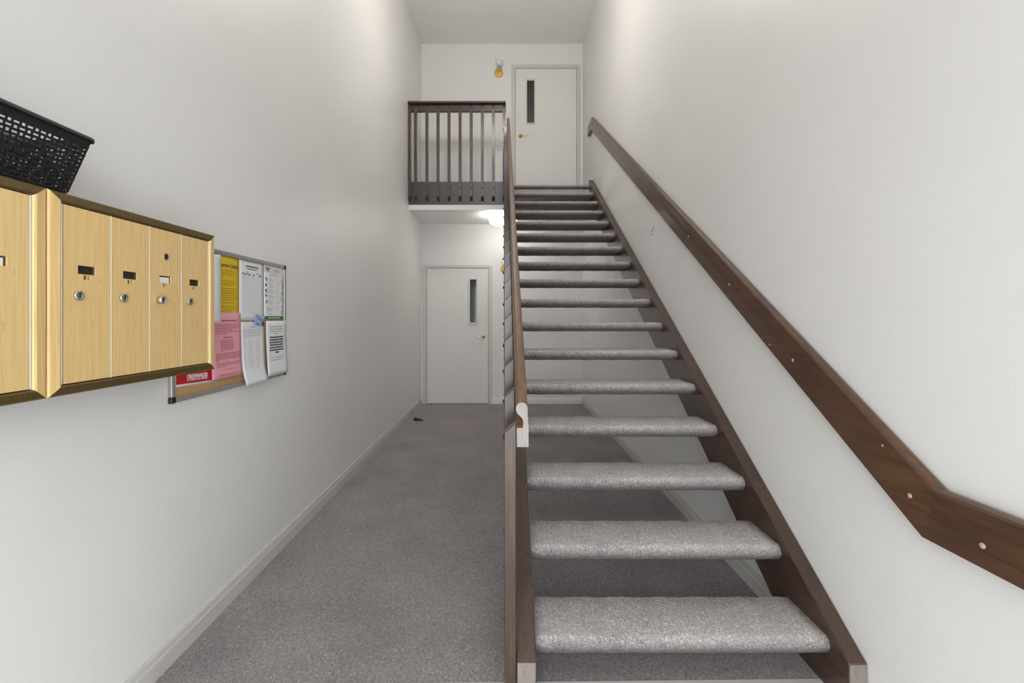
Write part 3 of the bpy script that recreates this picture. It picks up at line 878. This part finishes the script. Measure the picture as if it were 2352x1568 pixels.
# bold notice
fn = sheet_fn(2.349, 1.272, .216, .287, XP+.0078, 0, lambda u, v: .012*v**2)
s = make_sheet('notice_sheet', 'white sheet with a bold centred paragraph under the flyer', 'paper', NG, fn, LW, LH, 'whitep')
q = words(.20, .78, .11, .016, R, .010)+words(.19, .80, .155, .016, R, .010)+words(.19, .80, .20, .016, R, .010)+words(.38, .60, .245, .014, R)+words(.14, .84, .68, .014, R, .010)+words(.19, .78, .725, .014, R, .012)
print_quads('printed_lines', fn, q, 'inkgrey', s)
q = []
for i in range(6): q += words(.16-.01*(i % 3), .82+.01*(i % 2), .305+i*.047, .027, R, .008, .1)
q += words(.41, .58, .305+6*.047, .026, R, .008, .1)
print_quads('bold_lines', fn, q, 'ink', s)
# business card
fn = sheet_fn(2.246, 1.308, .088, .052, XP+.006, -.13, lambda u, v: .004*u)
s = make_sheet('business_card', 'small blue card tucked between the white sheets on the notice board', 'card', None, fn, .088, .052, 'whitep', 4, 3)
mcard, nt, b = newmat('blue_card_print')
v = coords(nt, (1, 14, 22)); n = node(nt, 'ShaderNodeTexNoise', Scale=2.2, Detail=2.0); nt.links.new(v, n.inputs[0])
nt.links.new(ramp(nt, n.outputs[0], [(.35, (.17, .27, .60)), (.55, (.40, .47, .68)), (.70, (.62, .62, .72))]), b.inputs['Base Color'])
M['card'] = mcard; s.data.materials.clear(); s.data.materials.append(mcard)
print_quads('card_silhouette', fn, [(.74, .80, .62, .98), (.80, .97, .70, .98), (.86, .92, .52, .72)], 'ink', s)
print_quads('card_lines', fn, [(.12, .70, .25, .29), (.30, .85, .38, .42), (.16, .66, .50, .54)], 'inkblue', s)
# white sheet curling out from behind the mailboxes
fn = lambda u, v: (XP+.002+.062*u**2.2, 1.765+.118*u, 1.549-.28*v)
s = make_sheet('notice_sheet', 'blank white sheet curling outwards between mailboxes and yellow sheet', 'paper', NG, fn, LW, LH, 'whitep')
# red ordinance sign
RW, RH = .262, .17
fn = sheet_fn(1.712, 1.023+RH-.002, RW, RH, XP-.0007, 0)
fn = sheet_fn(1.711, 1.026+RH, RW, RH, XP-.0008, -.045)
s = make_sheet('ordinance_sign', 'red sign reading ORDINANCES in white, low on the notice board', 'sign', None, fn, RW, RH, 'label', 4, 3)
print_quads('red_field', fn, [(.042, .978, .03, .952)], 'redp', s, .0005)
text_on('title', fn, 'ORDINANCES', .50, .835, .0205, RW, RH, 'label', s, .0011, width=.124)
text_on('subtitle', fn, 'D-1778-05 & D-1783-08', .50, .895, .0118, RW, RH, 'label', s, .0005, width=.120)

# ------------------------------------------------------------------ small things by the lower door
WD = prism('door_wedge', [(-1.128, .0), (-1.012, .0), (-1.014, .007), (-1.112, .034), (-1.128, .034)], 5.70, 5.745, 'rubber', None, .002, axis='Y')
tag(WD, 'black rubber door wedge lying on the carpet near the lower door', 'door wedge')
DS = tag(empty('door_stop', (XL+.014, 6.08, .034)), 'small spring door stop with white tip on the baseboard', 'door stop')
lathe('stop_base', [(.011, 0), (.011, .004), (.006, .007)], (XL+.014, 6.08, .034), (1, 0, 0), 'steel', DS, 12)
pts = [(XL+.020+.045*i/60, 6.08+.0045*math.cos(i*.9), .034+.0045*math.sin(i*.9)) for i in range(61)]
tube('spring', pts, .0012, 'bolt', DS, 5)
lathe('rubber_tip', [(.006, 0), (.009, .002), (.009, .012), (.006, .015)], (XL+.064, 6.08, .034), (1, 0, 0), 'label', DS, 12)
